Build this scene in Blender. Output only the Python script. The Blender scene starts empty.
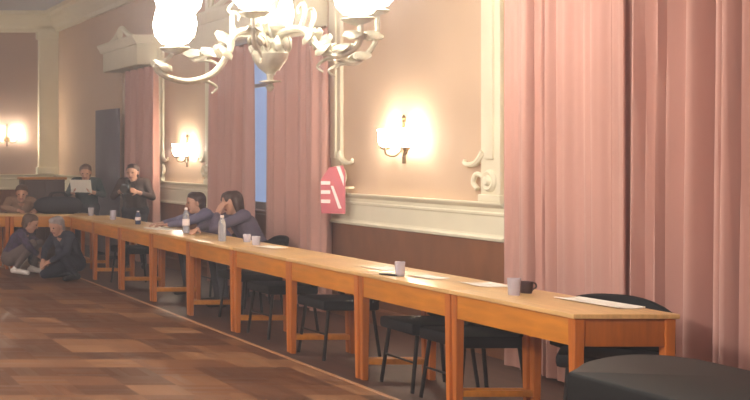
import bpy, bmesh, math, random
import numpy as np
from mathutils import Vector, Matrix

random.seed(7)
sc = bpy.context.scene
COL = sc.collection
PI = math.pi

# ------------------------------------------------------------------ camera frame
F, VX, VY, CAM_H = 1250.0, -240.0, 155.0, 1.59      # focal length in pixels, vanishing point of the long wall
def at_x(px, py, X):                                # the point seen at pixel (px,py) on the plane x = X
    Y = X * F / (px - VX)
    return Vector((X, Y, CAM_H - (py - VY) / F * Y))
def y_on(px, X): return X * F / (px - VX)

W = 5.8          # long wall
BACK = 24.4      # end wall
CEIL = 4.38
HAZE = 0.015
DX0, DX1, DY0, DP, DH = 4.235, 4.765, 6.5, 1.176, 0.76   # row of desks

# ------------------------------------------------------------------ materials
def lin(c):
    o = []
    for v in c:
        v /= 255.0
        o.append(v / 12.92 if v <= 0.04045 else ((v + 0.055) / 1.055) ** 2.4)
    return (o[0], o[1], o[2], 1.0)

def new_mat(name):
    m = bpy.data.materials.new(name); m.use_nodes = True
    nt = m.node_tree
    b = nt.nodes.get('Principled BSDF')
    return m, nt, b

def mat(name, rgb, rough=0.6, var=0.12, scale=6.0, stretch=(1, 1, 1), metal=0.0, bump=0.0, spec=0.5, rnd=0.0, sheen=0.0, rgb2=None):
    m, nt, b = new_mat(name)
    L = nt.links
    tc = nt.nodes.new('ShaderNodeTexCoord')
    mp = nt.nodes.new('ShaderNodeMapping'); mp.inputs['Scale'].default_value = stretch
    L.new(tc.outputs['Object'], mp.inputs['Vector'])
    n = nt.nodes.new('ShaderNodeTexNoise'); n.inputs['Scale'].default_value = scale; n.inputs['Detail'].default_value = 5
    L.new(mp.outputs['Vector'], n.inputs['Vector'])
    r = nt.nodes.new('ShaderNodeValToRGB')
    c = lin(rgb)
    if rgb2:
        c0, c1 = lin(rgb2), c
    else:
        c0 = tuple(max(0, v * (1 - var)) for v in c[:3]) + (1,)
        c1 = tuple(min(1, v * (1 + var)) for v in c[:3]) + (1,)
    r.color_ramp.elements[0].color = c0; r.color_ramp.elements[0].position = 0.3
    r.color_ramp.elements[1].color = c1; r.color_ramp.elements[1].position = 0.7
    L.new(n.outputs['Fac'], r.inputs['Fac'])
    out = r.outputs['Color']
    if rnd:
        oi = nt.nodes.new('ShaderNodeObjectInfo')
        mr = nt.nodes.new('ShaderNodeMapRange'); mr.inputs['To Min'].default_value = 1 - rnd; mr.inputs['To Max'].default_value = 1 + rnd
        L.new(oi.outputs['Random'], mr.inputs['Value'])
        hs = nt.nodes.new('ShaderNodeHueSaturation')
        L.new(mr.outputs['Result'], hs.inputs['Value']); L.new(out, hs.inputs['Color'])
        out = hs.outputs['Color']
    L.new(out, b.inputs['Base Color'])
    b.inputs['Roughness'].default_value = rough
    b.inputs['Metallic'].default_value = metal
    b.inputs['Specular IOR Level'].default_value = spec
    if sheen: b.inputs['Sheen Weight'].default_value = sheen
    if bump:
        bp = nt.nodes.new('ShaderNodeBump'); bp.inputs['Strength'].default_value = bump; bp.inputs['Distance'].default_value = 0.02
        L.new(n.outputs['Fac'], bp.inputs['Height']); L.new(bp.outputs['Normal'], b.inputs['Normal'])
    return m

def glow(name, rgb, strength):
    m, nt, b = new_mat(name)
    b.inputs['Base Color'].default_value = lin(rgb)
    b.inputs['Emission Color'].default_value = lin(rgb)
    b.inputs['Emission Strength'].default_value = strength
    tc = nt.nodes.new('ShaderNodeTexCoord'); n = nt.nodes.new('ShaderNodeTexNoise'); n.inputs['Scale'].default_value = 3
    nt.links.new(tc.outputs['Object'], n.inputs['Vector'])
    mr = nt.nodes.new('ShaderNodeMapRange'); mr.inputs['To Min'].default_value = strength * 0.9; mr.inputs['To Max'].default_value = strength * 1.1
    nt.links.new(n.outputs['Fac'], mr.inputs['Value']); nt.links.new(mr.outputs['Result'], b.inputs['Emission Strength'])
    return m

def glass(name, rgb, rough=0.05, trans=1.0):
    m, nt, b = new_mat(name)
    b.inputs['Base Color'].default_value = lin(rgb)
    b.inputs['Transmission Weight'].default_value = trans
    b.inputs['Roughness'].default_value = rough
    b.inputs['IOR'].default_value = 1.3
    return m

def parquet():
    m, nt, b = new_mat('parquet')
    N, L = nt.nodes, nt.links
    tc = N.new('ShaderNodeTexCoord')
    def vm(op, a, val=None):
        n = N.new('ShaderNodeVectorMath'); n.operation = op
        L.new(a, n.inputs[0])
        if val is not None: n.inputs[1].default_value = val
        return n.outputs[0]
    S = 1 / 0.36
    sq = vm('FLOOR', vm('MULTIPLY', tc.outputs['Object'], (S, S, 0)))
    ch = N.new('ShaderNodeTexChecker'); ch.inputs['Scale'].default_value = S
    off = vm('ADD', tc.outputs['Object'], (0, 0, 0.05))
    L.new(off, ch.inputs['Vector'])
    sa = vm('FLOOR', vm('MULTIPLY', tc.outputs['Object'], (S * 5, S, 0)))
    sb = vm('FLOOR', vm('MULTIPLY', tc.outputs['Object'], (S, S * 5, 0)))
    mx = N.new('ShaderNodeMix'); mx.data_type = 'VECTOR'
    L.new(ch.outputs['Fac'], mx.inputs['Factor']); L.new(sa, mx.inputs[4]); L.new(sb, mx.inputs[5])
    w1 = N.new('ShaderNodeTexWhiteNoise'); L.new(sq, w1.inputs['Vector'])
    w2 = N.new('ShaderNodeTexWhiteNoise'); L.new(mx.outputs[1], w2.inputs['Vector'])
    no = N.new('ShaderNodeTexNoise'); no.inputs['Scale'].default_value = 1.3; no.inputs['Detail'].default_value = 4
    L.new(tc.outputs['Object'], no.inputs['Vector'])
    def mth(op, a, c):
        n = N.new('ShaderNodeMath'); n.operation = op
        if hasattr(a, 'links'): L.new(a, n.inputs[0])
        else: n.inputs[0].default_value = a
        if hasattr(c, 'links'): L.new(c, n.inputs[1])
        else: n.inputs[1].default_value = c
        return n.outputs[0]
    v = mth('ADD', mth('MULTIPLY', w1.outputs['Value'], 0.62), mth('MULTIPLY', w2.outputs['Value'], 0.16))
    v = mth('ADD', v, mth('MULTIPLY', no.outputs['Fac'], 0.24))
    r = N.new('ShaderNodeValToRGB')
    e = r.color_ramp.elements
    e[0].position = 0.15; e[0].color = lin(FLOOR[0])
    e[1].position = 0.95; e[1].color = lin(FLOOR[2])
    x = e.new(0.55); x.color = lin(FLOOR[1])
    L.new(v, r.inputs['Fac'])
    L.new(r.outputs['Color'], b.inputs['Base Color'])
    rr = N.new('ShaderNodeMapRange'); rr.inputs['To Min'].default_value = 0.38; rr.inputs['To Max'].default_value = 0.55
    L.new(w2.outputs['Value'], rr.inputs['Value']); L.new(rr.outputs['Result'], b.inputs['Roughness'])
    b.inputs['Specular IOR Level'].default_value = 0.4
    return m

def plaid():
    m, nt, b = new_mat('plaid_cloth')
    N, L = nt.nodes, nt.links
    tc = N.new('ShaderNodeTexCoord')
    ch = N.new('ShaderNodeTexChecker'); ch.inputs['Scale'].default_value = 14
    ch.inputs['Color1'].default_value = lin((78, 62, 88)); ch.inputs['Color2'].default_value = lin((60, 50, 66))
    L.new(tc.outputs['Object'], ch.inputs['Vector']); L.new(ch.outputs['Color'], b.inputs['Base Color'])
    b.inputs['Roughness'].default_value = 0.9
    return m

FLOOR = ((88, 52, 32), (120, 76, 48), (166, 120, 82))
M = dict(
    wall=mat('wall_paint', (214, 184, 154), 0.8, 0.04, 1.2),
    wall_end=mat('end_wall_paint', (192, 164, 148), 0.8, 0.04, 1.2),
    cream=mat('cream_plaster', (238, 230, 204), 0.6, 0.03, 4),
    ceiling=mat('ceiling_paint', (204, 208, 218), 0.9, 0.03, 1),
    wains=mat('dark_panelling', (138, 90, 62), 0.45, 0.18, 5, (6, 1, 0.6)),
    floor=parquet(),
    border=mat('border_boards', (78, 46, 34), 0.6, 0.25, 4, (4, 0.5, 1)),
    fillet=mat('pale_floor_strip', (190, 140, 100), 0.4, 0.1, 6),
    curtain=mat('dusty_pink_velvet', (192, 144, 131), 0.9, 0.06, 3, (2, 2, 0.25), sheen=0.25),
    desktop=mat('varnished_desktop', (220, 178, 118), 0.3, 0.14, 5, (9, 0.7, 1), rnd=0.05),
    desk=mat('orange_varnished_wood', (204, 130, 42), 0.35, 0.16, 5, (4, 0.7, 4), rnd=0.06),
    desk_leg=mat('reddish_leg_wood', (190, 108, 42), 0.35, 0.16, 6, (5, 5, 0.6), rnd=0.14),
    black=mat('black_vinyl', (17, 16, 20), 0.6, 0.2, 20, spec=0.25),
    steel=mat('black_steel_tube', (22, 20, 22), 0.35, 0.1, 12, metal=0.3),
    cloth=mat('black_vinyl_cloth', (22, 23, 24), 0.6, 0.12, 30, spec=0.22),
    paper=mat('white_paper', (240, 232, 220), 0.8, 0.02, 5),
    silver=mat('pale_gilded_metal', (190, 184, 164), 0.4, 0.2, 14, metal=0.45, bump=0.15),
    dark_brass=mat('aged_brass', (120, 96, 62), 0.4, 0.15, 14, metal=0.6),
    lamp=glow('lit_chandelier_glass', (255, 246, 232), 20.0),
    sconce=glow('lit_sconce_glass', (255, 242, 222), 56.0),
    pane=glow('dusk_window_pane', (138, 156, 192), 0.7),
    pane_dark=glow('dark_window_pane', (70, 66, 84), 0.12),
    sash=mat('window_sash_paint', (190, 176, 160), 0.6, 0.05, 6),
    panel=mat('slate_grey_board', (112, 104, 112), 0.7, 0.06, 4),
    red=mat('red_enamel', (188, 92, 104), 0.45, 0.06, 6),
    white=mat('white_enamel', (244, 226, 224), 0.5, 0.03, 6),
    glass=glass('clear_tumbler', (240, 236, 246), 0.2, 0.6),
    bottle=glass('clear_plastic', (235, 238, 245), 0.15, 0.75),
    blue_bottle=glass('blue_plastic', (92, 108, 150), 0.2, 0.5),
    mug=mat('dark_glaze', (66, 42, 48), 0.3, 0.1, 6),
    cabinet=mat('dark_cabinet_wood', (84, 58, 50), 0.45, 0.18, 5, (4, 4, 0.6)),
    skin=mat('skin', (196, 146, 122), 0.6, 0.05, 20),
    lip=mat('lip', (158, 92, 84), 0.5, 0.03, 20),
    eye=mat('dark_eye', (40, 28, 24), 0.2, 0.03, 20),
    hair_dark=mat('dark_hair', (58, 36, 32), 0.5, 0.3, 40, (1, 1, 0.2)),
    hair_brown=mat('brown_hair', (92, 66, 50), 0.5, 0.3, 40, (1, 1, 0.2)),
    hair_grey=mat('grey_hair', (150, 140, 140), 0.6, 0.2, 40, (1, 1, 0.2)),
    suit=mat('slate_blue_wool', (112, 106, 132), 0.9, 0.1, 30),
    shirt=mat('pale_shirt', (196, 180, 176), 0.8, 0.04, 20),
    jacket=mat('dark_slate_jacket', (88, 78, 98), 0.9, 0.1, 30),
    brown_cloth=mat('dark_brown_jacket', (66, 50, 46), 0.9, 0.12, 30),
    navy=mat('navy_cloth', (36, 34, 52), 0.9, 0.12, 30),
    teal=mat('dark_teal_cloth', (54, 66, 68), 0.9, 0.1, 30),
    tan=mat('tan_cloth', (150, 118, 96), 0.9, 0.1, 30),
    trousers=mat('charcoal_trousers', (52, 48, 56), 0.9, 0.1, 30),
    khaki=mat('khaki_trousers', (104, 88, 82), 0.9, 0.1, 30),
    plaid=plaid(),
    shoe=mat('black_shoe', (34, 30, 32), 0.4, 0.1, 20),
    white_shoe=mat('white_trainer', (226, 214, 206), 0.5, 0.05, 20),
    bag=mat('black_nylon', (44, 40, 48), 0.8, 0.15, 25),
    lens=mat('lens_black', (20, 20, 24), 0.2, 0.1, 6),
)

# ------------------------------------------------------------------ mesh building
class MB:
    def __init__(self): self.bm = bmesh.new()
    def box(self, lo, hi, bev=0.0, rot=None):
        lo, hi = Vector(lo), Vector(hi)
        c = (lo + hi) / 2; s = hi - lo
        t = bmesh.new(); bmesh.ops.create_cube(t, size=1)
        bmesh.ops.scale(t, vec=s, verts=t.verts)
        if bev: bmesh.ops.bevel(t, geom=t.edges[:], offset=bev, segments=2, affect='EDGES', profile=0.6)
        mx = Matrix.Translation(c)
        if rot is not None: mx = mx @ rot
        bmesh.ops.transform(t, matrix=mx, verts=t.verts)
        self.merge(t); return self
    def merge(self, t, mx=None):
        if mx is not None: bmesh.ops.transform(t, matrix=mx, verts=t.verts)
        me = bpy.data.meshes.new('tmp'); t.to_mesh(me); t.free()
        self.bm.from_mesh(me); bpy.data.meshes.remove(me)
    def ring_loft(self, rings, cap=True, closed=True):
        rows = [[self.bm.verts.new(p) for p in r] for r in rings]
        n = len(rows[0])
        for a, b in zip(rows, rows[1:]):
            for i in range(n if closed else n - 1):
                j = (i + 1) % n
                try: self.bm.faces.new((a[i], a[j], b[j], b[i]))
                except ValueError: pass
        if cap and closed:
            for r in (rows[0][::-1], rows[-1]):
                try: self.bm.faces.new(r)
                except ValueError: pass
        return self
    def tube(self, pts, r, seg=8, cap=True):
        pts = [Vector(p) for p in pts]
        rs = r if isinstance(r, (list, tuple)) else [r] * len(pts)
        rings = []; up = Vector((0, 0, 1)); prev = None
        for i, p in enumerate(pts):
            d = (pts[min(i + 1, len(pts) - 1)] - pts[max(i - 1, 0)]).normalized()
            if prev is None:
                a = d.cross(up if abs(d.z) < 0.9 else Vector((1, 0, 0))).normalized()
            else:
                a = (prev - d * prev.dot(d)).normalized()
            prev = a; b = d.cross(a)
            rings.append([p + (a * math.cos(t) + b * math.sin(t)) * rs[i] for t in [2 * PI * k / seg for k in range(seg)]])
        return self.ring_loft(rings, cap)
    def lathe(self, prof, c=(0, 0, 0), seg=16, axis=None):
        rings = [[Vector((r * math.cos(t), r * math.sin(t), z)) for t in [2 * PI * k / seg for k in range(seg)]] for r, z in prof]
        mx = Matrix.Translation(Vector(c))
        if axis is not None: mx = mx @ Vector((0, 0, 1)).rotation_difference(Vector(axis)).to_matrix().to_4x4()
        return self.ring_loft([[mx @ p for p in r] for r in rings])
    def prism(self, poly, z0, z1):
        return self.ring_loft([[Vector((x, y, z0)) for x, y in poly], [Vector((x, y, z1)) for x, y in poly]])
    def ell(self, c, r, mx=None, sub=2):
        t = bmesh.new(); bmesh.ops.create_icosphere(t, subdivisions=sub, radius=1)
        m = Matrix.Translation(Vector(c))
        if mx is not None: m = m @ mx
        m = m @ Matrix.Diagonal(Vector((r[0], r[1], r[2], 1)))
        self.merge(t, m); return self
    def build(self, name, material, parent=None, smooth=True, angle=35):
        bmesh.ops.remove_doubles(self.bm, verts=self.bm.verts[:], dist=1e-5)
        bmesh.ops.recalc_face_normals(self.bm, faces=self.bm.faces[:])
        me = bpy.data.meshes.new(name); self.bm.to_mesh(me); self.bm.free()
        me.materials.append(material)
        if smooth:
            me.shade_smooth()
            me.set_sharp_from_angle(angle=math.radians(angle))
        o = bpy.data.objects.new(name, me); COL.objects.link(o)
        if parent is not None: o.parent = parent
        return o

def spline(pts, n=6):
    pts = [Vector(p) for p in pts]; out = []
    for i in range(len(pts) - 1):
        p0, p1, p2, p3 = pts[max(i - 1, 0)], pts[i], pts[i + 1], pts[min(i + 2, len(pts) - 1)]
        for k in range(n):
            t = k / n
            out.append(0.5 * ((2 * p1) + (p2 - p0) * t + (2 * p0 - 5 * p1 + 4 * p2 - p3) * t * t + (3 * p1 - p0 - 3 * p2 + p3) * t ** 3))
    out.append(pts[-1]); return out

def tag(o, label, cat, group=None, kind=None):
    o['label'] = label; o['category'] = cat
    if group: o['group'] = group
    if kind: o['kind'] = kind
    return o
def thing(name, label, cat, loc=(0, 0, 0), rotz=0.0, group=None):
    o = bpy.data.objects.new(name, None); COL.objects.link(o)
    o.empty_display_size = 0.1
    o.location = loc; o.rotation_euler = (0, 0, rotz)
    return tag(o, label, cat, group)
def struct(o):
    o['kind'] = 'structure'; return o
def copy_tree(o, parent=None):
    c = o.copy(); COL.objects.link(c)
    if parent is not None: c.parent = parent
    for ch in list(o.children): copy_tree(ch, c)
    return c

# ------------------------------------------------------------------ the room
struct(MB().box((-7, -3, -0.1), (W + 0.4, BACK + 0.3, 0)).build('floor', M['floor'], smooth=False))
struct(MB().box((-7, -3, CEIL), (W + 0.4, BACK + 0.3, CEIL + 0.1)).build('ceiling', M['ceiling'], smooth=False))
WIN = [(6.0, 9.62), (12.78, 15.88), (18.27, 20.0)]
SILL, HEAD = 0.95, 3.0
wb = MB(); edges = [-3.0] + [v for w in WIN for v in w] + [BACK]
for a, b in zip(edges[::2], edges[1::2]): wb.box((W, a, 0), (W + 0.3, b, CEIL))
for a, b in WIN:
    wb.box((W, a, 0), (W + 0.3, b, SILL)); wb.box((W, a, HEAD), (W + 0.3, b, CEIL))
struct(wb.build('wall_right', M['wall'], smooth=False))
struct(MB().box((-7, BACK, 0), (W + 0.3, BACK + 0.3, CEIL)).build('wall_back', M['wall_end'], smooth=False))

struct(MB().box((-7.2, -3, 0), (-7, BACK + 0.3, CEIL)).build('wall_left', M['wall'], smooth=False))
struct(MB().box((-7, -3.2, 0), (W + 0.3, -3, CEIL)).build('wall_front', M['wall_end'], smooth=False))

for i, (a, b) in enumerate(WIN):
    w = bpy.data.objects.new('window_%d' % (i + 1), None); COL.objects.link(w); struct(w)
    w.location = (W + 0.16, (a + b) / 2, SILL)
    h, ww = HEAD - SILL, (b - a) / 2
    f = MB()
    for s in (-1, 1): f.box((-0.03, min(s * ww, s * (ww - 0.09)), 0), (0.05, max(s * ww, s * (ww - 0.09)), h))
    f.box((-0.03, -ww, 0), (0.05, ww, 0.08)).box((-0.03, -ww, h - 0.08), (0.05, ww, h))
    f.build('frame', M['sash'], w, False)
    mu = MB()
    mu.box((-0.02, 1.2 - 0.02, 0.0), (0.04, 1.2 + 0.02, h)).box((-0.02, -1.2 - 0.02, 0), (0.04, -1.2 + 0.02, h)).box((-0.02, -ww, 1.45), (0.04, ww, 1.49))
    mu.build('mullion', M['sash'], w, False)
    MB().box((0.06, -ww, 0), (0.075, ww, h)).build('pane', M['pane'] if i < 2 else M['pane_dark'], w, False)

# brown panelling, cream dado band and its mouldings
def moulding(segs, x, prof):      # prof: list of (depth, z); extruded along y
    m = MB()
    for a, b in segs:
        m.ring_loft([[Vector((x - d, y, z)) for d, z in prof] for y in (a, b)])
    return m
DZ0, DZ1 = 0.914, 1.216
gaps = [(-3.0, 5.9), (9.68, 12.72), (15.94, 18.21), (20.06, BACK)]
struct(moulding([(-3.0, BACK)], W, [(0, 0), (0.03, 0), (0.03, DZ0 - 0.005), (0, DZ0 - 0.005)]).build('trim_1', M['wains'], smooth=False))
struct(moulding([(a, b) for a, b in WIN], W, [(0, DZ0), (0.03, DZ0), (0.03, SILL - 0.02), (0.06, SILL - 0.02), (0.06, SILL), (0, SILL)]).build('trim_2', M['wains'], smooth=False))
dado = [(0, DZ0), (0.05, DZ0), (0.055, DZ0 + 0.02), (0.035, DZ0 + 0.035), (0.03, DZ0 + 0.05), (0.03, DZ1 - 0.11), (0.04, DZ1 - 0.1), (0.04, DZ1 - 0.085),
        (0.028, DZ1 - 0.075), (0.028, DZ1 - 0.045), (0.05, DZ1 - 0.03), (0.065, DZ1 - 0.012), (0.065, DZ1), (0, DZ1)]
struct(moulding(gaps, W, dado).build('trim_3', M['cream'], smooth=False))
struct(moulding([(-3.0, BACK)], W, [(0, 0), (0.05, 0), (0.05, 0.14), (0.035, 0.16), (0, 0.16)]).build('baseboard_right', M['wains'], smooth=False))
b_ = MB()
b_.ring_loft([[Vector((x, BACK - d, z)) for d, z in dado] for x in (-7, W - 0.07)])
struct(b_.build('trim_4', M['cream'], smooth=False))
struct(MB().box((-7, BACK - 0.03, 0), (W - 0.06, BACK, DZ0)).build('trim_5', M['wains'], smooth=False))
# ceiling cornice
corn = [(0, 3.98), (0.05, 3.98), (0.06, 4.05), (0.13, 4.1), (0.2, 4.2), (0.22, 4.28), (0.3, 4.31), (0.3, CEIL), (0, CEIL)]
cm = moulding([(-3.0, BACK)], W, corn)
cm.ring_loft([[Vector((x, BACK - d, z)) for d, z in corn] for x in (-7, W)])
struct(cm.build('trim_6', M['cream'], smooth=False))
# corner pilaster on the end wall
struct(MB().box((5.42, BACK - 0.12, DZ1), (W, BACK, 3.98), 0.01).box((5.38, BACK - 0.15, DZ1), (W, BACK, DZ1 + 0.14), 0.01).box((5.38, BACK - 0.15, 3.84), (W, BACK, 3.98), 0.01)
       .build('trim_7', M['cream'], smooth=False))
# panel mouldings with scroll feet between the windows
n_trim = 8
def pilaster(y0, y1, inward):
    global n_trim
    m = MB(); yc = (y0 + y1) / 2; w = y1 - y0
    x = W
    m.box((x - 0.035, y0, DZ1), (x, y1, 3.98), 0.008)
    m.box((x - 0.055, y0 + w * 0.28, DZ1 + 0.34), (x, y1 - w * 0.28, 3.95), 0.012)
    # rosette on the foot
    m.lathe([(0, 0.075), (0.03, 0.07), (0.045, 0.045), (0.07, 0.055), (0.09, 0.035), (0.095, 0.0)], (x - 0.01, yc, DZ1 + 0.17), 20, (-1, 0, 0))
    m.box((x - 0.05, y0 - 0.02, DZ1), (x, y1 + 0.02, DZ1 + 0.06), 0.01)
    # scroll wing reaching into the panel
    s = inward; e = y1 if s > 0 else y0
    pts = [Vector((x - 0.02, e - s * 0.03, DZ1 + 0.40)), Vector((x - 0.03, e + s * 0.02, DZ1 + 0.34)), Vector((x - 0.03, e + s * 0.09, DZ1 + 0.305)), Vector((x - 0.03, e + s * 0.18, DZ1 + 0.295)),
           Vector((x - 0.03, e + s * 0.24, DZ1 + 0.31)), Vector((x - 0.028, e + s * 0.23, DZ1 + 0.335))]
    sp = spline(pts, 6); m.tube(sp, [0.034 - 0.022 * k / (len(sp) - 1) for k in range(len(sp))], 8)
    pts = [Vector((x - 0.02, e - s * 0.02, DZ1 + 0.2)), Vector((x - 0.035, e + s * 0.06, DZ1 + 0.22)), Vector((x - 0.035, e + s * 0.1, DZ1 + 0.15)), Vector((x - 0.03, e + s * 0.05, DZ1 + 0.1))]
    sp = spline(pts, 6); m.tube(sp, 0.02, 8)
    struct(m.build('trim_%d' % n_trim, M['cream'])); n_trim += 1
pilaster(9.74, 10.0, 1); pilaster(12.42, 12.68, -1); pilaster(15.96, 16.2, 1); pilaster(17.92, 18.18, -1)
# floor border under the desks
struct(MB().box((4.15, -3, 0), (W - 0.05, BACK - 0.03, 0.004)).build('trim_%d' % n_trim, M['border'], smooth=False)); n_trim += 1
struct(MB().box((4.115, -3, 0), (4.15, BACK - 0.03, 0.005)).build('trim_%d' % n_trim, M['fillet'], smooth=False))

# ------------------------------------------------------------------ pelmets and curtains
def pelmet(a, b, label):
    t = thing('pelmet', label, 'pelmet', (W - 0.004, (a + b) / 2, 2.9), 0, 'cream pelmets over the windows')
    h = (b - a) / 2
    m = MB(); m.box((-0.34, -h, 0), (0, h, 0.3), 0.015); m.build('pelmet_box', M['cream'], t)
    prof = [(0, 0.3), (0.36, 0.3), (0.38, 0.34), (0.42, 0.4), (0.42, 0.43), (0, 0.43)]
    m = MB(); m.ring_loft([[Vector((-d, y, z)) for d, z in prof] for y in (-h - 0.05, h + 0.05)]); m.build('crown_moulding', M['cream'], t, False)
    m = MB()
    sp = spline([(-0.3, -h * 0.7, 0.43), (-0.3, -h * 0.35, 0.5), (-0.3, 0, 0.62), (-0.3, h * 0.35, 0.5), (-0.3, h * 0.7, 0.43)], 6)
    m.tube(sp, 0.035, 8)
    m.lathe([(0, 0.05), (0.06, 0.045), (0.1, 0.02), (0.11, 0)], (-0.31, 0, 0.54), 16, (-1, 0, 0))
    m.build('crest', M['cream'], t)
pelmet(5.9, 9.7, 'cream pelmet over the nearest window, above the widest pink curtain')
pelmet(12.75, 15.95, 'cream pelmet above the blue-lit middle window')
pelmet(18.1, 19.9, 'cream pelmet above the dark far window beside the end wall')

def curtain(y0, y1, valleys, label, seed, xc=5.6, nf=None, amp=0.035, z0=0.03, z1=2.86):
    """hanging cloth from y0 to y1 (y0<y1); valleys = (y, depth, width) deep folds"""
    rr = random.Random(seed)
    n = int((y1 - y0) / 0.012)
    ph = [rr.uniform(0, 6.28) for _ in range(5)]
    fr = [rr.uniform(0.8, 1.25) for _ in range(5)]
    def off(y, z):
        k = (z - z0) / (z1 - z0)
        drift = 0.02 * math.sin(k * 2.2 + ph[0]) * (1 - k)
        y2 = y + drift
        d = amp * math.sin(y2 * 2 * PI / 0.31 * fr[0] + ph[1]) + amp * 0.55 * math.sin(y2 * 2 * PI / 0.19 * fr[1] + ph[2] + 0.5 * k) + amp * 0.25 * math.sin(y2 * 2 * PI / 0.105 * fr[2] + ph[3])
        for vy, dep, wd in valleys:
            d += dep * math.exp(-((y2 - vy) / wd) ** 2) - 0.25 * dep * math.exp(-((y2 - vy) / (wd * 3.2)) ** 2)
        return d * (0.75 + 0.35 * (1 - k))
    zs = [z0 + (z1 - z0) * k / 14 for k in range(15)]
    front = [[Vector((xc + off(y0 + (y1 - y0) * i / n, z), y0 + (y1 - y0) * i / n, z)) for i in range(n + 1)] for z in zs]
    rings = []
    for row in front:
        rings.append(row + [p + Vector((0.012, 0, 0)) for p in reversed(row)])
    t = thing('curtain', label, 'curtain', (0, 0, 0), 0, 'dusty pink window curtains')
    t.location = (xc, (y0 + y1) / 2, z0)
    d = Vector(t.location)
    m = MB(); m.ring_loft([[p - d for p in r] for r in rings]); m.build('cloth', M['curtain'], t, True, 60)
    m = MB(); m.tube([Vector((0, y0 - d.y, z1 - z0 + 0.0)), Vector((0, y1 - d.y, z1 - z0 + 0.0))], 0.014, 8); m.build('curtain_rod', M['dark_brass'], t)
V = lambda px, dep=0.13, wd=0.022: (y_on(px, 5.6 if px < 500 else 5.55), dep, wd)
ysplit = y_on(623, 5.54)
curtain(ysplit, y_on(503, 5.53), [V(534, 0.14, 0.016), V(547, 0.15, 0.015), V(556, 0.04, 0.03), V(592, 0.035, 0.05)], 'broad dusty pink curtain hanging beside the cream pilaster', 3, amp=0.02, xc=5.54)
curtain(6.1, ysplit + 0.12, [V(641, 0.07, 0.015), V(665, 0.2, 0.022), V(704, 0.2, 0.04), V(724, 0.08, 0.015), V(737, 0.22, 0.016), V(775, 0.16, 0.02)], 'dusty pink curtain nearest the camera, behind the black covered table', 5, amp=0.03, xc=5.57)
curtain(y_on(325, 5.6), y_on(267, 5.6), [V(276, 0.10, 0.03), V(287, 0.16, 0.03), V(305, 0.11, 0.04), V(314, 0.16, 0.03)], 'pink curtain to the right of the blue window, beside the red sign', 8, amp=0.04)
curtain(y_on(251, 5.6), y_on(210, 5.6), [V(220, 0.12, 0.04), V(230, 0.1, 0.05), V(241, 0.1, 0.04)], 'pink curtain left of the blue window, behind the two seated people', 11, amp=0.045)
curtain(y_on(156, 5.6), y_on(128, 5.6), [V(139, 0.12, 0.05), V(147, 0.1, 0.05)], 'far pink curtain behind the standing person with a camera', 14, amp=0.05)

# tall grey board by the far window
t = thing('display_board', 'tall slate grey board standing by the far window, left of the farthest curtain', 'board', (5.42, 19.5, 0), math.radians(4))
MB().box((-0.02, -0.5, 0.06), (0.02, 0.5, 2.3), 0.005).build('panel', M['panel'], t)
for s in (-1, 1): MB().box((-0.16, s * 0.42 - 0.03, 0.0), (0.16, s * 0.42 + 0.03, 0.06), 0.006).build('foot', M['steel'], t)

# ------------------------------------------------------------------ wall sconces
def sconce(loc, rotz, label):
    t = thing('wall_sconce', label, 'wall lamp', loc, rotz, 'lit wall sconces')       # faces local -x
    m = MB(); m.lathe([(0, 0.03), (0.04, 0.028), (0.06, 0.012), (0.065, 0)], (0, 0, 0), 18, (-1, 0, 0)); m.tube([(-0.01, 0, -0.14), (-0.015, 0, 0.24)], [0.018, 0.012], 8)
    m.lathe([(0, 0), (0.018, 0.015), (0.012, 0.03), (0.024, 0.05), (0, 0.085)], (-0.012, 0, 0.22), 12); m.build('backplate', M['dark_brass'], t)
    for s in (-1, 1):
        a = MB(); a.tube(spline([(-0.02, 0, 0), (-0.05, s * 0.07, -0.07), (-0.09, s * 0.15, -0.06), (-0.09, s * 0.18, -0.02)], 6), 0.009, 8)
        a.lathe([(0.0, 0), (0.04, 0.008), (0.045, 0.02), (0.012, 0.02), (0.012, 0.04), (0, 0.04)], (-0.09, s * 0.18, -0.02), 14)
        arm = a.build('arm', M['dark_brass'], t)
        MB().lathe([(0.015, 0.03), (0.045, 0.05), (0.06, 0.1), (0.052, 0.15), (0.066, 0.19), (0.06, 0.19), (0.0, 0.17)], (-0.09, s * 0.18, -0.02), 16).build('lamp_shade', M['sconce'], arm)
    return t
p = at_x(405, 138, W - 0.003); sconce((p.x, p.y, p.z - 0.09), 0, 'lit two-arm sconce on the peach wall between two cream pilasters')
p = at_x(188, 150, W - 0.003); sconce((p.x, p.y, p.z - 0.09), 0, 'lit two-arm sconce on the wall above the man in the blue suit')
sconce((4.82, BACK - 0.003, 1.9), PI / 2 * 1, 'lit two-arm sconce on the far end wall')
for o in list(COL.objects):
    if o.name.startswith('wall_sconce') and abs(o.location.y - BACK) < 0.1: o.rotation_euler.z = PI / 2

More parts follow.
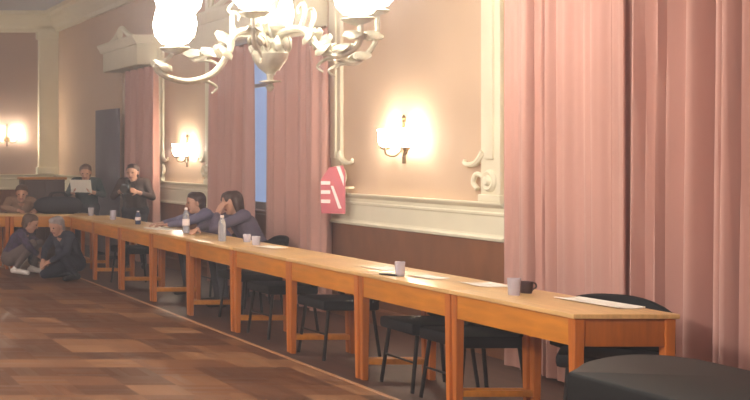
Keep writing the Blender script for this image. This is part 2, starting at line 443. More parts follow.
# striped sign on the wall
p = Vector((W - 0.2, 12.2, 1.02))
t = thing('wall_sign', 'red and white striped sign board standing out from the wall beside the curtain', 'sign', p, math.radians(58))
SG = 0.46
sh = [(y * SG, z) for y, z in [(-0.23, 0.0), (0.23, 0.0), (0.25, 0.1), (0.25, 0.32), (0.08, 0.45), (-0.18, 0.47), (-0.23, 0.4)]]
m = MB(); m.ring_loft([[Vector((x, y, z)) for y, z in sh] for x in (-0.03, -0.018)]); m.build('board', M['red'], t, False)
m = MB()
m.ring_loft([[Vector((x, y * SG, z)) for y, z in [(-0.2, 0.36), (-0.13, 0.46), (-0.06, 0.46), (-0.2, 0.27)]] for x in (-0.036, -0.029)])
m.ring_loft([[Vector((x, y * SG, z)) for y, z in [(-0.16, 0.05), (0.0, 0.27), (0.05, 0.27), (-0.1, 0.05)]] for x in (-0.036, -0.029)])
for z in (0.1, 0.19, 0.28): m.box((-0.036, 0.06 * SG, z), (-0.029, 0.24 * SG, z + 0.035))
m.build('stripe', M['white'], t, False)
MB().box((-0.018, -0.02, 0.1), (0.02, 0.02, 0.4)).tube([(0, 0, 0.25), (0.195 * math.cos(math.radians(58)), -0.195 * math.sin(math.radians(58)), 0.25)], 0.012, 8).build('bracket', M['cream'], t, False)

# ------------------------------------------------------------------ chandelier
CHY = 9.0
def chand():
    K = CHY / F
    X0 = (270 - VX) / F * CHY
    zz = lambda py: CAM_H + (VY - py) / F * CHY
    t = thing('chandelier', 'ornate pale metal chandelier with lit glass shades hanging over the room', 'chandelier', (X0, CHY, zz(90)))
    zb = zz(90)
    h = lambda py: zz(py) - zb
    m = MB()
    m.lathe([(0, h(92)), (0.018, h(90)), (0.03, h(87)), (0.012, h(84)), (0.02, h(83)), (0.075, h(82)), (0.075, h(81)), (0.02, h(80)), (0.025, h(74)), (0.075, h(68)), (0.115, h(60)), (0.125, h(54)),
             (0.1, h(47)), (0.06, h(43)), (0.05, h(38)), (0.1, h(33)), (0.12, h(28)), (0.07, h(22)), (0.045, h(12)), (0.06, h(4)), (0.1, h(-6)), (0.11, h(-16)), (0.06, h(-26)), (0.03, h(-40)), (0.025, h(-70)), (0, h(-71))], seg=28)
    m.build('body', M['silver'], t)
    m = MB(); top = CEIL - zb
    m.tube([(0, 0, h(-70)), (0, 0, top - 0.1)], 0.014, 8); m.lathe([(0.014, top - 0.16), (0.05, top - 0.12), (0.11, top - 0.05), (0.13, top)], seg=20)
    m.build('hanging_rod', M['silver'], t)
    m = MB()
    for k in range(12):                      # ring of petals round the bowl
        a = k * PI / 6
        m.ell((0.13 * math.cos(a), 0.13 * math.sin(a), h(45)), (0.02, 0.03, 0.06), Matrix.Rotation(a, 4, 'Z'), 1)
    m.build('petal_ring', M['silver'], t)
    # angle, reach, tray height (photo rows), droop
    arms = [(187, 100, 52, 80), (-66, 104, 32, 62), (8, 113, 12, 62), (128, 100, 14, 55), (66, 100, 30, 68), (236, 70, 22, 52)]
    for ang, rp, ty, dy in arms:
        a = math.radians(ang); R = rp * K
        e = Vector((math.cos(a), math.sin(a), 0)); s_ = Vector((-e.y, e.x, 0))
        P = lambda r, y: e * (r * R) + Vector((0, 0, h(y)))
        pts = [P(0.08, 36), P(0.30, 32), P(0.44, 40 if dy > 70 else 36), P(0.58, dy - 10), P(0.8, dy), P(1.0, (dy + ty) / 2 + 6), P(1.03, ty + 5), P(1.0, ty)]
        if ang == 187:
            pts = [P(0.08, 34), P(0.28, 31), P(0.40, 38), P(0.43, 52), P(0.60, 74), P(0.86, 82), P(1.12, 76), P(1.2, 67), P(1.1, 62), P(1.0, ty)]
        sp = spline(pts, 7); n = len(sp)
        am = MB(); am.tube(sp, [0.030 - 0.014 * k / n for k in range(n)], 8)
        c1 = spline([P(0.36, 33), P(0.42, 18), P(0.40, 8), P(0.34, 12), P(0.35, 18)] if ang != 187 else [P(0.40, 40), P(0.40, 28), P(0.40, 16), P(0.44, 10), P(0.40, 4)], 6)      # upward curl
        am.tube(c1, [0.02 - 0.012 * k / len(c1) for k in range(len(c1))], 8)
        c2 = spline([P(0.8, dy), P(0.66, dy + 2), P(0.56, dy - 2 + 10), P(0.62, dy + 14)], 6)
        am.tube(c2, [0.016 - 0.01 * k / len(c2) for k in range(len(c2))], 8)
        arm = am.build('arm', M['silver'], t)
        for q, (r, y) in enumerate([(0.5, 56), (1.14, 70)] if ang == 187 else [(0.5, dy - 18), (0.66, dy - 4), (0.86, dy - 4), (0.98, (dy + ty) / 2)]):     # leaves along the arm
            for sd in (-1, 1):
                c = P(r, y - 3) + s_ * sd * 0.03
                rot = Matrix.Rotation(a, 4, 'Z') @ Matrix.Rotation(-0.7 + 0.3 * q, 4, 'Y') @ Matrix.Rotation(sd * 0.5, 4, 'X')
                MB().ell(c, (0.085, 0.024, 0.04), rot, 1).build('leaf', M['silver'], arm)
        c = P(1.0, ty)
        MB().lathe([(0.0, -0.03), (0.03, -0.02), (0.08, 0.0), (0.105, 0.02), (0.1, 0.026), (0.04, 0.02), (0.03, 0.03), (0.025, 0.06), (0, 0.06)], c, 20).build('drip_tray', M['silver'], arm)
        MB().lathe([(0.03, 0.04), (0.09, 0.055), (0.135, 0.11), (0.15, 0.19), (0.135, 0.27), (0.12, 0.32), (0.14, 0.38), (0.125, 0.38), (0.0, 0.35)], c, 20).build('lamp_shade', M['lamp'], arm)
    return t
chand()

# ------------------------------------------------------------------ desks
def make_desk(label, group):
    """origin: near front corner on the floor; depth along +x, length along +y"""
    t = thing('desk', label, 'desk', (0, 0, 0), 0, group)
    L, D, H = DP - 0.012, DX1 - DX0, DH
    MB().box((-0.012, -0.012, H - 0.026), (D + 0.012, L + 0.006, H), 0.006).build('desktop', M['desktop'], t)
    lw = 0.056
    MB().box((0.008, lw, H - 0.172), (0.03, L - lw, H - 0.026), 0.003).build('front_apron', M['desk'], t)
    for y in (0.008, L - 0.03): MB().box((lw, y, H - 0.172), (D - lw, y + 0.022, H - 0.026), 0.003).build('end_apron', M['desk_leg'], t)
    for x in (0, D - lw):
        for y in (0, L - lw):
            m = MB(); k = 0.008
            m.ring_loft([[Vector((x + a, y + b, 0)) for a, b in ((k, k), (lw - k, k), (lw - k, lw - k), (k, lw - k))], [Vector((x + a, y + b, H - 0.026)) for a, b in ((0, 0), (lw, 0), (lw, lw), (0, lw))]])
            bmesh.ops.bevel(m.bm, geom=m.bm.edges[:], offset=0.004, segments=1, affect='EDGES')
            m.build('leg', M['desk_leg'], t)
    for y in (0.015, L - 0.041): MB().box((lw - 0.006, y, 0.11), (D - lw + 0.006, y + 0.026, 0.15), 0.003).build('stretcher', M['desk'], t)
    return t
NTH = ['nearest varnished wooden desk of the row, with its end toward the camera', 'second wooden desk of the row, carrying the lone tumbler',
       'third wooden desk of the row, in front of the red and white sign', 'fourth wooden desk of the row, before the curtain right of the blue window',
       'fifth wooden desk of the row, carrying the two small glasses', 'sixth wooden desk of the row, carrying the white-labelled water bottle',
       'seventh wooden desk of the row, carrying papers under the hands of the man', 'eighth wooden desk of the row, in front of the standing person with a camera', 'farthest wooden desk of the row, next to the kneeling person in navy']
desk0 = make_desk(NTH[0], 'wooden desks in the long row')
for k in range(9):
    d = desk0 if k == 0 else copy_tree(desk0)
    d['label'] = NTH[k]
    d.location = (DX0, DY0 + k * DP, 0.004)
    if k: d.location.x += random.uniform(-0.008, 0.008)
for i, (x, lab) in enumerate([(3.455, 'wooden desk set across the far end, its legs at the left edge'), (4.63, 'wooden desk set across the far end, carrying the black bag')]):
    d = copy_tree(desk0); d['label'] = lab; d['group'] = 'wooden desks across the far end'
    d.rotation_euler = (0, 0, PI / 2); d.location = (x, 17.32, 0.0045)

# ------------------------------------------------------------------ chairs (sitter faces local -x)
def make_chair(label, wide=False):
    t = thing('chair', label, 'chair', (0, 0, 0), 0, 'black chairs behind the desks')
    m = MB(); m.box((-0.23, -0.25 if wide else -0.23, 0.385), (0.21, 0.25 if wide else 0.23, 0.465), 0.025); m.build('seat', M['black'], t)
    m = MB(); n = 13; rings = []
    for k in range(n):
        u = -1 + 2 * k / (n - 1)
        y = (0.30 if wide else 0.27) * u; x = 0.235 - 0.10 * u * u
        top = (0.772 if wide else 0.745) - (0.09 if wide else 0.10) * abs(u) ** (2.8 if wide else 3.2); bot = 0.42 + 0.05 * abs(u) ** 3
        th = 0.035 * (1 - 0.35 * u * u)
        rings.append([Vector((x - th / 2, y, bot)), Vector((x + th / 2, y, bot)), Vector((x + th / 2 + 0.03, y, (top + bot) / 2)), Vector((x + th / 2 + 0.05, y, top - 0.01)), Vector((x + 0.05, y, top)), Vector((x - th / 2 + 0.05, y, top - 0.01)), Vector((x - th / 2 + 0.03, y, (top + bot) / 2))])
    m.ring_loft(rings); m.build('backrest', M['black'], t, True, 50)
    for sx, sy in ((-1, -1), (-1, 1), (1, -1), (1, 1)):
        MB().tube([(0.17 * sx, 0.19 * sy, 0.425), (0.22 * sx, 0.215 * sy, 0.0)], 0.0125, 10).build('leg', M['steel'], t)
    for s in (-1, 1):
        MB().tube(spline([(0.17, s * 0.17, 0.43), (0.235, s * 0.17, 0.47), (0.245, s * 0.165, 0.62)], 5), 0.011, 8).build('back_post', M['steel'], t)
    MB().tube([(-0.195, -0.2, 0.2), (-0.195, 0.2, 0.2)], 0.008, 8).build('crossbar', M['steel'], t)
    return t
chair0 = make_chair('', True)
chair1 = make_chair('')
first = [True, True]
CH = [(4.83, 7.10, math.radians(54), 'black chair turned aside, with a rounded back showing above the nearest desk'), (4.55, 7.97, 0.02, 'black chair tucked under the second desk, at its nearer end'),
      (4.56, 8.52, -0.02, 'black chair tucked under the second desk, at its farther end'),
      (4.56, 9.85, 0.02, 'black chair under the third desk of the row'),
      (4.58, 10.95, 0.02, 'black chair tucked under the fourth desk of the row'),
      (4.74, 12.05, 0.1, 'black chair pulled out behind the two small glasses, below the pink curtain'),
      (5.20, 13.07, 0.0, 'black chair on which the person with dark hair sits'), (5.25, 14.19, 0.0, 'black chair on which the man in the blue suit sits'),
      (4.6, 15.35, 0.05, 'black chair tucked under the eighth desk of the row')]
for i, (x, y, rz, lab) in enumerate(CH):
    q = 0 if 'rounded' in lab or 'pulled' in lab else 1
    c = (chair0, chair1)[q] if first[q] else copy_tree((chair0, chair1)[q])
    first[q] = False
    c['label'] = lab; c.location = (x, y, 0.004); c.rotation_euler = (0, 0, rz)
c = copy_tree(chair1); c['label'] = 'black chair behind the far desk, under the person in the tan jacket'; c['group'] = 'chairs at the far end'
c.location = (3.8, 18.45, 0); c.rotation_euler = (0, 0, PI / 2)

# ------------------------------------------------------------------ black covered table, lower right
t = thing('covered_table', 'table with a rounded end under a black cloth, lower right corner', 'table', (3.53, 4.5, 0))
poly = [(3.22, 3.3), (3.21, 4.4), (3.205, 4.86), (3.205, 4.91), (3.24, 4.95), (3.3, 5.01), (3.43, 5.15), (3.58, 5.26), (3.7, 5.32), (3.8, 5.34), (3.88, 5.31), (3.93, 5.22), (3.94, 5.05), (3.94, 3.3)]
sp = spline([Vector((x, y, 0)) for x, y in poly], 5)
pl = [(p.x - 3.56, p.y - 4.5) for p in sp]
m = MB(); rings = []
for z, k in ((0.01, 0.008), (0.2, 0.006), (0.45, 0.004), (0.66, 0.002), (0.722, 0.0), (0.735, -0.004), (0.74, -0.014)):
    r = []
    for i, (x, y) in enumerate(pl):
        d = Vector((x, y, 0)).normalized()
        w_ = k + (0.5 * k * math.sin(i * 0.9) if k > 0 else 0)
        r.append(Vector((x, y, z)) + d * w_)
    rings.append(r)
m.ring_loft(rings); m.build('cloth_cover', M['cloth'], t, True, 50)
m = MB()
for x in (-0.28, 0.28):
    for y in (-1.1, 0.3): m.tube([(x, y, 0), (x, y, 0.7)], 0.02, 8)
m.build('trestle', M['steel'], t)

# ------------------------------------------------------------------ things on the desks
ZT = DH + 0.004 + 0.0005
def on_desk(px, py):
    Y = (CAM_H - ZT) * F / (py - VY)
    return Vector(((px - VX) / F * Y, Y, ZT))
def on_desk_x(px, X): return Vector((X, y_on(px, X), ZT))
def tumbler(loc, label, r=0.031, h=0.095, material='glass'):
    m = MB(); m.lathe([(0, 0), (r * 0.8, 0), (r * 0.84, 0.004), (r, h), (r - 0.003, h), (r * 0.78, 0.012), (0, 0.012)], seg=20)
    o = m.build('drinking_glass', M[material]); o.location = loc
    return tag(o, label, 'glass', 'drinking glasses on the desks')
tumbler(on_desk_x(400, 4.36), 'clear tumbler alone on the second desk, before the brown panelling', 0.033, 0.1)
tumbler(on_desk_x(514, 4.44), 'clear tumbler on the nearest desk, beside a dark mug', 0.036, 0.1)
tumbler(on_desk_x(247, 4.62), 'left of two small glasses by the sitting person with dark hair', 0.038, 0.075)
tumbler(on_desk_x(256, 4.55), 'right of two small glasses by the sitting person with dark hair', 0.04, 0.08)
tumbler(on_desk_x(77, 4.5), 'small pale glass on the far end of the row, farthest glass', 0.035, 0.12)
tumbler(on_desk_x(91, 4.5), 'small pale glass on the far end of the row, second from the end', 0.04, 0.11)
tumbler(on_desk_x(113, 4.5), 'pale glass just left of the small blue bottle', 0.042, 0.12)
def water_bottle(loc, label, material, h=0.22, r=0.032, lab=True):
    t = thing('water_bottle', label, 'bottle', loc, 0, 'bottles on the desks')
    MB().lathe([(0, 0), (r * 0.9, 0), (r, 0.01), (r, h * 0.62), (r * 0.85, h * 0.75), (r * 0.42, h * 0.87), (r * 0.42, h * 0.93), (0, h * 0.93)], seg=18).build('bottle_body', M[material], t)
    MB().lathe([(r * 0.48, h * 0.91), (r * 0.48, h), (0, h)], seg=14).build('cap', M['white'], t)
    if lab: MB().lathe([(r + 0.0008, h * 0.3), (r + 0.0015, h * 0.3), (r + 0.0015, h * 0.55), (r + 0.0008, h * 0.55)], seg=18).build('wrapper', M['white'], t)
water_bottle(on_desk_x(186, 4.5), 'white-labelled water bottle in front of the man in the suit', 'bottle', 0.27, 0.036)
water_bottle(on_desk_x(222, 4.42), 'clear water bottle in front of the person with dark hair', 'bottle', 0.25, 0.036, False)
water_bottle(on_desk_x(138, 4.5), 'small blue bottle below the standing person with a camera', 'blue_bottle', 0.16)
m = MB(); m.lathe([(0, 0), (0.03, 0), (0.036, 0.02), (0.038, 0.07), (0.034, 0.07), (0.03, 0.012), (0, 0.012)], seg=20)
t = thing('mug', 'dark mug beside the clear tumbler on the nearest desk', 'mug', on_desk_x(526, 4.58))
m.build('cup', M['mug'], t); MB().tube(spline([(0.036, 0, 0.06), (0.055, 0, 0.058), (0.06, 0, 0.036), (0.035, 0, 0.018)], 5), 0.005, 8).build('handle', M['mug'], t)
def sheet(c, w, l, rz, label, curl=0.006, th=0.002):
    m = MB(); n = 6; rows = []
    for i in range(n + 1):
        u = i / n - 0.5; z = curl * (2 * abs(u)) ** 3
        rows.append([Vector((u * w, -l / 2, z)), Vector((u * w, l / 2, z)), Vector((u * w, l / 2, z + th)), Vector((u * w, -l / 2, z + th))])
    m.ring_loft(rows); o = m.build('paper_sheet', M['paper']); o.location = c; o.rotation_euler = (0, 0, rz)
    return tag(o, label, 'paper', 'papers lying on the desks')
sheet(on_desk_x(598, 4.66), 0.15, 0.5, 0.06, 'white sheets lying before the rounded black chair back on the nearest desk', th=0.006)
sheet(on_desk_x(484, 4.6), 0.2, 0.26, -0.1, 'white sheet just left of the tumbler that stands beside the mug')
sheet(on_desk_x(428, 4.5), 0.15, 0.24, 0.1, 'white sheet on the second desk, right of the lone tumbler')
sheet(on_desk_x(384, 4.52), 0.2, 0.28, 0.05, 'white sheet lying across the seam left of the lone tumbler')
sheet(on_desk_x(268, 4.55), 0.2, 0.28, 0.2, 'white sheet right of the two small glasses')
sheet(on_desk_x(158, 4.42), 0.2, 0.3, 0.1, 'white papers under the outstretched hands of the man in the suit', th=0.012)
m = MB(); m.box((-0.036, -0.07, 0), (0.036, 0.07, 0.009), 0.003); o = m.build('mobile_phone', M['black']); o.location = on_desk_x(391, 4.33); o.rotation_euler = (0, 0, 0.3)
tag(o, 'small black phone lying left of the lone tumbler', 'phone')

# ------------------------------------------------------------------ people
class Body:
    def __init__(self): self.prims = []          # (p0, p1, r0, r1, material key)
    def cap(self, a, b, r0, r1, m): self.prims.append((Vector(a), Vector(b), r0, r1, m)); return self
    def mesh(self, voxel=0.0075):
        mb = MB()
        for a, b, r0, r1, _ in self.prims:
            d = b - a; L = d.length
            q = Vector((0, 0, 1)).rotation_difference(d.normalized()) if L > 1e-6 else Matrix.Identity(3).to_quaternion()
            prof = []
            for k in range(5): prof.append((r0 * math.sin(PI / 2 * k / 4) + 1e-4, -r0 * math.cos(PI / 2 * k / 4)))
            for k in range(5): prof.append((r1 * math.cos(PI / 2 * k / 4) + 1e-4, L + r1 * math.sin(PI / 2 * k / 4)))
            mx = Matrix.Translation(a) @ q.to_matrix().to_4x4()
            rings = [[mx @ Vector((r * math.cos(2 * PI * i / 14), r * math.sin(2 * PI * i / 14), z)) for i in range(14)] for r, z in prof]
            mb.ring_loft(rings)
        bmesh.ops.recalc_face_normals(mb.bm, faces=mb.bm.faces[:])
        me = bpy.data.meshes.new('raw'); mb.bm.to_mesh(me); mb.bm.free()
        o = bpy.data.objects.new('raw', me); COL.objects.link(o)
        r = o.modifiers.new('r', 'REMESH'); r.mode = 'VOXEL'; r.voxel_size = voxel; r.use_smooth_shade = True
        s = o.modifiers.new('s', 'SMOOTH'); s.iterations = 3; s.factor = 0.5
        dg = bpy.context.evaluated_depsgraph_get(); dg.update()
        out = bpy.data.meshes.new_from_object(o.evaluated_get(dg))
        bpy.data.objects.remove(o); bpy.data.meshes.remove(me)
        keys = []
        for pr in self.prims:
            if pr[4] not in keys: keys.append(pr[4])
        out.materials.clear()
        for k in keys: out.materials.append(M[k])
        nf = len(out.polygons); c = np.zeros(nf * 3); out.polygons.foreach_get('center', c); c = c.reshape(-1, 3)
        best = np.full(nf, 1e9); idx = np.zeros(nf, dtype=np.int32)
        for a, b, r0, r1, k in self.prims:
            A = np.array(a); d = np.array(b) - A; L2 = max(float(d @ d), 1e-9)
            tt = np.clip(((c - A) @ d) / L2, 0, 1)
            dist = np.linalg.norm(c - A - tt[:, None] * d, axis=1) - (r0 + (r1 - r0) * tt)
            w = dist < best; best[w] = dist[w]; idx[w] = keys.index(k)
        out.polygons.foreach_set('material_index', idx)
        out.shade_smooth()
        return out

def person(label, loc, rotz, J, top, legs, shoe='shoe', hair='hair_dark', hair_style='short', collar=None, hand_dirs=None, s=1.0, cuff=0.0):
    """J: joints in a frame facing +x. keys pelvis chest neck head face(vector) elbow wrist knee ankle toe as (right y<0, left y>0)"""
    t = thing('person', label, 'person', loc, rotz, None)
    B = Body(); v = Vector
    pel, che, nec, hd = v(J['pelvis']), v(J['chest']), v(J['neck']), v(J['head'])
    side = v(J.get('side', (0, 1, 0))).normalized()
    hside = v(J.get('hipside', (0, 1, 0))).normalized()
    B.cap(pel - hside * 0.075, pel + hside * 0.075, 0.118, 0.118, legs)
    mid = (pel + che) / 2 + v((-0.012, 0, 0))
    for q in (-1, 1):
        B.cap(pel + hside * q * 0.06 + v((0, 0, 0.03)), mid + side * q * 0.05, 0.108, 0.108, top)
        B.cap(mid + side * q * 0.05, che + side * q * 0.075, 0.108, 0.115, top)
        B.cap(che + side * q * 0.075, che.lerp(nec, 0.6) + side * q * 0.11, 0.11, 0.075, top)
    sh0 = che.lerp(nec, 0.72)
    B.cap(nec + v((0, 0, -0.06)), nec.lerp(hd, 0.55), 0.058, 0.052, 'skin')
    B.cap(che.lerp(nec, 0.6), nec + v((0, 0, -0.035)), 0.085, 0.066, collar or top)
    f = v(J.get('face', (1, 0, 0))).normalized(); hs = v((0, 0, 1)).cross(f).normalized(); up = f.cross(hs).normalized()
    H = lambda a, b, c: hd + f * a + hs * b + up * c
    # head: cranium, brow, cheeks, jaw, nose, lips, ears
    B.cap(H(-0.03, 0, 0.03), H(0.022, 0, 0.03), 0.08, 0.074, 'skin')
    B.cap(H(0.03, 0, 0.045), H(0.028, 0, -0.03), 0.066, 0.06, 'skin')
    B.cap(H(0.01, 0, -0.045), H(0.05, 0, -0.082), 0.055, 0.034, 'skin')
    B.cap(H(0.09, 0, 0.018), H(0.108, 0, -0.018), 0.010, 0.014, 'skin')
    B.cap(H(0.082, -0.018, -0.05), H(0.082, 0.018, -0.05), 0.010, 0.010, 'lip')
    for q in (-1, 1):
        B.cap(H(0.080, q * 0.02, 0.035), H(0.070, q * 0.048, 0.034), 0.012, 0.011, 'skin')
        B.cap(H(-0.005, q * 0.078, 0.02), H(-0.01, q * 0.078, -0.02), 0.014, 0.010, 'skin')
    for i, q in enumerate((-1, 1)):
        S = sh0 + side * q * 0.165
        E, Wr = v(J['elbow'][i]), v(J['wrist'][i])
        B.cap(sh0 + side * q * 0.09, S, 0.07, 0.064, top)
        B.cap(S, E, 0.06, 0.047, top)
        cu = E.lerp(Wr, 1 - cuff)
        B.cap(E, cu, 0.046, 0.034, top)
        B.cap(E.lerp(Wr, 0.75), Wr, 0.031, 0.026, 'skin')
        d = v(hand_dirs[i]).normalized() if hand_dirs else (Wr - E).normalized()
        nrm = v(J['palm'][i]).normalized() if 'palm' in J else v((0, 0, -1))
        nrm = (nrm - d * nrm.dot(d)).normalized(); wd = d.cross(nrm).normalized()
        for k in range(4):                         # palm and fingers
            o_ = (k - 1.5) * 0.019
            kn = Wr + d * 0.085 + wd * o_
            B.cap(Wr + d * 0.012 + wd * o_ * 0.7, kn, 0.0135, 0.011, 'skin')
            fl = (0.066, 0.078, 0.074, 0.058)[k]
            d1 = (d + nrm * 0.25).normalized(); d2 = (d + nrm * 0.8).normalized()
            m1 = kn + d1 * fl * 0.55; B.cap(kn, m1, 0.0098, 0.0088, 'skin'); B.cap(m1, m1 + d2 * fl * 0.45, 0.0088, 0.0075, 'skin')
        ts = wd * (-q if d.cross(nrm).dot(side) * 1 > 0 else q)
        b0 = Wr + d * 0.025 + ts * 0.02; b1 = b0 + (d * 0.6 + ts * 0.8 + nrm * 0.3).normalized() * 0.042
        B.cap(b0, b1, 0.0135, 0.011, 'skin'); B.cap(b1, b1 + (d * 0.9 + ts * 0.3 + nrm * 0.4).normalized() * 0.03, 0.0105, 0.0085, 'skin')
        Hp = pel + hside * q * 0.09; Kn, An, To = v(J['knee'][i]), v(J['ankle'][i]), v(J['toe'][i])
        B.cap(Hp, Kn, 0.092, 0.062, legs)
        B.cap(Kn, An + (Kn - An).normalized() * 0.03, 0.06, 0.042, legs)
        B.cap(An, An + v((0, 0, -0.03)), 0.042, 0.042, shoe)
        heel = An + (An - To).normalized() * 0.04; heel.z = min(An.z, To.z + 0.02)
        B.cap(heel, To, 0.038, 0.034, shoe)
    me = B.mesh()
    o = bpy.data.objects.new('body', me); COL.objects.link(o); o.parent = t
    for q in (-1, 1):
        MB().ell(H(0.083, q * 0.03, 0.018), (0.010, 0.013, 0.009), None, 2).build('eye', M['eye'], t)
    # hair
    hb = Body()
    hb.cap(H(-0.035, 0, 0.045), H(0.015, 0, 0.068), 0.088, 0.07, hair)
    for q in (-1, 1): hb.cap(H(-0.03, q * 0.03, 0.06), H(0.045, q * 0.03, 0.1), 0.06, 0.026, hair)
    hb.cap(H(-0.055, 0, 0.03), H(-0.06, 0, -0.03), 0.068, 0.052, hair)
    if hair_style == 'bob':
        for q in (-1, 1):
            hb.cap(H(-0.01, q * 0.07, 0.05), H(-0.02, q * 0.082, -0.08), 0.04, 0.032, hair)
            hb.cap(H(-0.05, q * 0.05, 0.03), H(-0.055, q * 0.05, -0.09), 0.055, 0.04, hair)
            hb.cap(H(0.06, q * 0.02, 0.095), H(0.075, q * 0.055, 0.05), 0.026, 0.018, hair)
    else:
        for q in (-1, 1): hb.cap(H(-0.005, q * 0.062, 0.055), H(-0.012, q * 0.074, -0.005), 0.03, 0.014, hair); hb.cap(H(-0.05, q * 0.045, 0.0), H(-0.055, q * 0.035, -0.07), 0.04, 0.03, hair)
    hm = hb.mesh(0.009); ho = bpy.data.objects.new('hair', hm); COL.objects.link(ho); ho.parent = t
    return t

LEG_SIT = dict(knee=((0.41, -0.12, 0.49), (0.41, 0.12, 0.49)), ankle=((0.36, -0.12, 0.08), (0.38, 0.12, 0.08)), toe=((0.52, -0.14, 0.04), (0.54, 0.14, 0.04)))
# man in suit: faces -X (local +x), local +y is toward the camera
person('man in a slate blue suit leaning over the desk with both arms on papers', (5.25, 14.19, 0.004), PI - 0.1,
       dict(pelvis=(0, 0, 0.585), chest=(0.16, 0, 0.83), neck=(0.23, 0, 0.955), head=(0.295, 0, 1.035), face=(1, -0.05, -0.12),
            elbow=((0.44, -0.25, 0.83), (0.46, 0.24, 0.83)), wrist=((0.64, -0.12, 0.80), (0.62, 0.10, 0.80)), palm=((0, 0, -1), (0, 0, -1)), **LEG_SIT),
       'suit', 'trousers', hair='hair_dark', collar='shirt', hand_dirs=((1, 0.1, -0.05), (1, -0.1, -0.05)), cuff=0.1)
person('person with chin-length dark hair in a dark jacket, resting a hand against the face', (5.20, 13.07, 0.004), PI - 0.05,
       dict(pelvis=(0, 0, 0.585), chest=(0.14, 0, 0.86), neck=(0.2, 0, 0.995), head=(0.26, 0, 1.08), face=(1, 0.1, -0.2),
            elbow=((0.46, -0.22, 0.83), (0.50, 0.17, 0.825)), wrist=((0.62, 0.0, 0.80), (0.43, 0.06, 0.975)), palm=((0, 0, -1), (-0.8, -0.3, 0)), **LEG_SIT),
       'jacket', 'trousers', hair='hair_dark', hair_style='bob', hand_dirs=((0.6, 0.8, -0.05), (-0.55, -0.1, 1)), cuff=0.12)
STAND = dict(knee=((0.10, -0.11, 0.46), (0.12, 0.11, 0.46)), ankle=((-0.02, -0.12, 0.09), (0.02, 0.12, 0.09)), toe=((0.14, -0.15, 0.04), (0.18, 0.15, 0.04)))
a_ = math.atan2(-0.85, -0.5)
P_CAM = Vector((5.27, 17.55, 0.004))
person('standing person in dark brown clothes holding a video camera at chest height', P_CAM, a_,
       dict(pelvis=(0, 0, 0.80), chest=(0.06, 0, 1.09), neck=(0.10, 0, 1.25), head=(0.15, 0, 1.335), face=(1, -0.1, -0.15),
            elbow=((0.14, -0.27, 1.0), (0.14, 0.27, 1.0)), wrist=((0.34, -0.10, 1.10), (0.36, 0.10, 1.08)), palm=((0, 1, 0), (0, -1, 0)), **STAND),
       'brown_cloth', 'trousers', hair='hair_dark', hand_dirs=((1, 0.2, 0.2), (1, -0.2, 0.2)), cuff=0.35)
t = thing('video_camera', 'dark video camera held by the standing person', 'camera', P_CAM + Vector((math.cos(a_) * 0.43, math.sin(a_) * 0.43, 1.06)), a_)
MB().box((-0.12, -0.055, 0), (0.12, 0.055, 0.13), 0.012).build('camera_body', M['lens'], t)
MB().tube([(0.11, 0, 0.065), (0.16, 0, 0.065), (0.22, 0, 0.065)], [0.04, 0.04, 0.05], 16).build('lens', M['lens'], t)
MB().tube(spline([(-0.1, 0, 0.125), (-0.08, 0, 0.18), (0.06, 0, 0.18), (0.08, 0, 0.125)], 5), 0.011, 8).build('carry_handle', M['lens'], t)
MB().box((-0.17, -0.025, 0.09), (-0.11, 0.025, 0.14), 0.008).build('viewfinder', M['lens'], t)
P_T = Vector((4.88, 18.65, 0.004)); a_ = math.atan2(-0.95, -0.45)
person('standing person in a dark teal top holding a pale sheet at the far end', P_T, a_,
       dict(pelvis=(0, 0, 0.80), chest=(0.05, 0, 1.08), neck=(0.08, 0, 1.235), head=(0.12, 0, 1.32), face=(1, 0.1, -0.3),
            elbow=((0.12, -0.26, 1.0), (0.12, 0.26, 1.0)), wrist=((0.32, -0.13, 1.04), (0.32, 0.13, 1.04)), palm=((0, 1, 0), (0, -1, 0)), **STAND),
       'teal', 'trousers', hair='hair_brown', collar='shirt', hand_dirs=((1, 0.15, 0.4), (1, -0.15, 0.4)), cuff=0.3)
m = MB(); m.box((-0.002, -0.15, 0), (0.002, 0.15, 0.21)); o = m.build('held_sheet', M['paper'], smooth=False)
o.location = P_T + Vector((math.cos(a_) * 0.42, math.sin(a_) * 0.42, 1.04)); o.rotation_euler = (0, 0.5, a_); tag(o, 'pale sheet held up by the person in the teal top', 'paper')
person('seated person in a tan jacket behind the far cross desk, at the left edge', (3.8, 18.45, 0.0), -PI / 2,
       dict(pelvis=(0, 0, 0.585), chest=(0.16, 0, 0.83), neck=(0.23, 0, 0.955), head=(0.30, 0, 1.03), face=(1, -0.3, -0.35),
            elbow=((0.40, -0.27, 0.83), (0.42, 0.27, 0.83)), wrist=((0.68, -0.12, 0.80), (0.68, 0.10, 0.80)), palm=((0, 0, -1), (0, 0, -1)), **LEG_SIT),
       'tan', 'trousers', hair='hair_brown', hand_dirs=((1, 0.2, -0.05), (1, -0.2, -0.05)), cuff=0.1)
CR = dict(knee=((0.33, -0.16, 0.42), (0.36, 0.17, 0.40)), ankle=((0.10, -0.14, 0.09), (0.26, 0.16, 0.09)), toe=((0.26, -0.16, 0.036), (0.42, 0.18, 0.036)))
person('person crouching on the floor in a purple checked shirt and white shoes', (3.36, 16.75, 0.0), math.radians(-25),
       dict(pelvis=(0, 0, 0.22), chest=(0.12, 0, 0.46), neck=(0.19, 0, 0.595), head=(0.26, 0, 0.675), face=(1, 0.1, -0.4),
            elbow=((0.30, -0.25, 0.38), (0.30, 0.26, 0.40)), wrist=((0.44, -0.12, 0.24), (0.40, 0.08, 0.30)), palm=((0, 0.6, -1), (0, -0.6, -1)), **CR),
       'plaid', 'khaki', shoe='white_shoe', hair='hair_brown', cuff=0.4)
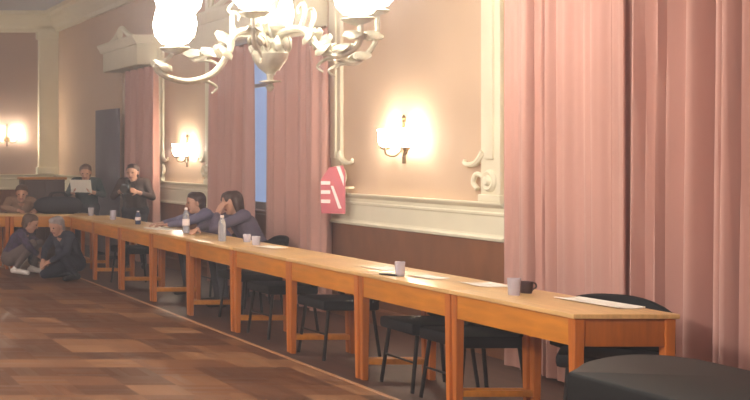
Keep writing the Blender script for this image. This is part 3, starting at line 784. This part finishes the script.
person('person kneeling in dark navy clothes with grey hair, beside the far desk', (4.0, 15.95, 0.0), math.radians(200),
       dict(pelvis=(0, 0, 0.22), chest=(0.11, 0, 0.47), neck=(0.18, 0, 0.605), head=(0.25, 0, 0.68), face=(1, 0.2, -0.4),
            elbow=((0.26, -0.25, 0.38), (0.26, 0.25, 0.38)), wrist=((0.40, -0.08, 0.25), (0.40, 0.08, 0.25)), palm=((0, 0.6, -1), (0, -0.6, -1)),
            knee=((0.33, -0.15, 0.07), (0.31, 0.16, 0.38)), ankle=((-0.05, -0.14, 0.07), (0.08, 0.16, 0.09)), toe=((-0.16, -0.14, 0.036), (0.24, 0.17, 0.036))),
       'navy', 'navy', hair='hair_grey', cuff=0.1)

# black bag on the far cross desk
t = thing('duffel_bag', 'long black bag lying on the far cross desk', 'bag', (4.2, 17.6, DH + 0.0055))
m = MB(); rings = []
for k in range(15):
    u = -1 + 2 * k / 14; q = (1 - abs(u) ** 4) ** 0.5 if abs(u) < 1 else 0.0
    q = max(q, 0.3); rings.append([Vector((0.34 * u, math.copysign(abs(math.cos(a)) ** 0.7, math.cos(a)) * 0.14 * q, max(0.0, 0.115 + 0.125 * q * math.copysign(abs(math.sin(a)) ** 0.8, math.sin(a))))) for a in [2 * PI * i / 20 for i in range(20)]])
m.ring_loft(rings); m.build('bag_body', M['bag'], t)
for s in (-1, 1): MB().tube(spline([(-0.12, s * 0.06, 0.22), (-0.08, s * 0.07, 0.29), (0.08, s * 0.07, 0.29), (0.12, s * 0.06, 0.22)], 5), 0.01, 8).build('carry_handle', M['bag'], t)

# cabinet behind
t = thing('cabinet', 'dark wooden cabinet with two doors behind the far people', 'cabinet', (4.62, 20.5, 0))
MB().box((-0.33, -0.2, 0.0), (0.33, 0.2, 1.19), 0.006).build('carcass', M['cabinet'], t)
MB().box((-0.36, -0.23, 1.19), (0.36, 0.22, 1.23), 0.008).build('cabinet_top', M['desk'], t)
for s in (-1, 1):
    d = MB().box((min(s * 0.012, s * 0.31), -0.222, 0.08), (max(s * 0.012, s * 0.31), -0.201, 1.16), 0.006).build('door', M['cabinet'], t)
    MB().ell((s * 0.045, -0.235, 0.7), (0.014, 0.014, 0.014)).build('knob', M['dark_brass'], d)

# ------------------------------------------------------------------ light
w = bpy.data.worlds.new('world'); sc.world = w; w.use_nodes = True
bg = w.node_tree.nodes['Background']; bg.inputs['Color'].default_value = lin((255, 236, 226)); bg.inputs['Strength'].default_value = 0.5
def lamp(name, loc, power, rgb, rad=0.35):
    l = bpy.data.lights.new(name, 'POINT'); l.shadow_soft_size = rad; l.energy = power; l.color = lin(rgb)[:3]
    o = bpy.data.objects.new(name, l); COL.objects.link(o); o.location = loc
    return o
# bare fill lights added out of view to the left, for ambient brightness
lamp('fill_light_near', (-2.4, 3.0, 3.4), 800, (255, 246, 238))
lamp('fill_light_middle', (-3.2, 11.0, 3.5), 330, (255, 246, 238))
lamp('fill_light_far', (-3.2, 18.0, 3.5), 90, (255, 244, 238))

vs = w.node_tree.nodes.new('ShaderNodeVolumeScatter'); vs.inputs['Density'].default_value = HAZE; vs.inputs['Anisotropy'].default_value = 0.7
vs.inputs['Color'].default_value = lin((250, 246, 255))
w.node_tree.links.new(vs.outputs['Volume'], w.node_tree.nodes['World Output'].inputs['Volume'])      # thin haze added to stand in for lens glare round the lamps

# ------------------------------------------------------------------ camera
cd = bpy.data.cameras.new('camera'); cam = bpy.data.objects.new('camera', cd); COL.objects.link(cam)
cam.location = (0, 0, CAM_H); cam.rotation_euler = (PI / 2, 0, 0)
cd.sensor_fit = 'HORIZONTAL'; cd.sensor_width = 36; cd.lens = F / 750 * 36
cd.shift_x = (375 - VX) / 750; cd.shift_y = (VY - 200) / 750
cd.clip_end = 200
sc.camera = cam
sc.view_settings.view_transform = 'Standard'; sc.view_settings.look = 'None'
sc.view_settings.gamma = 1; sc.view_settings.use_curve_mapping = False
sc.view_settings.exposure = 0.6
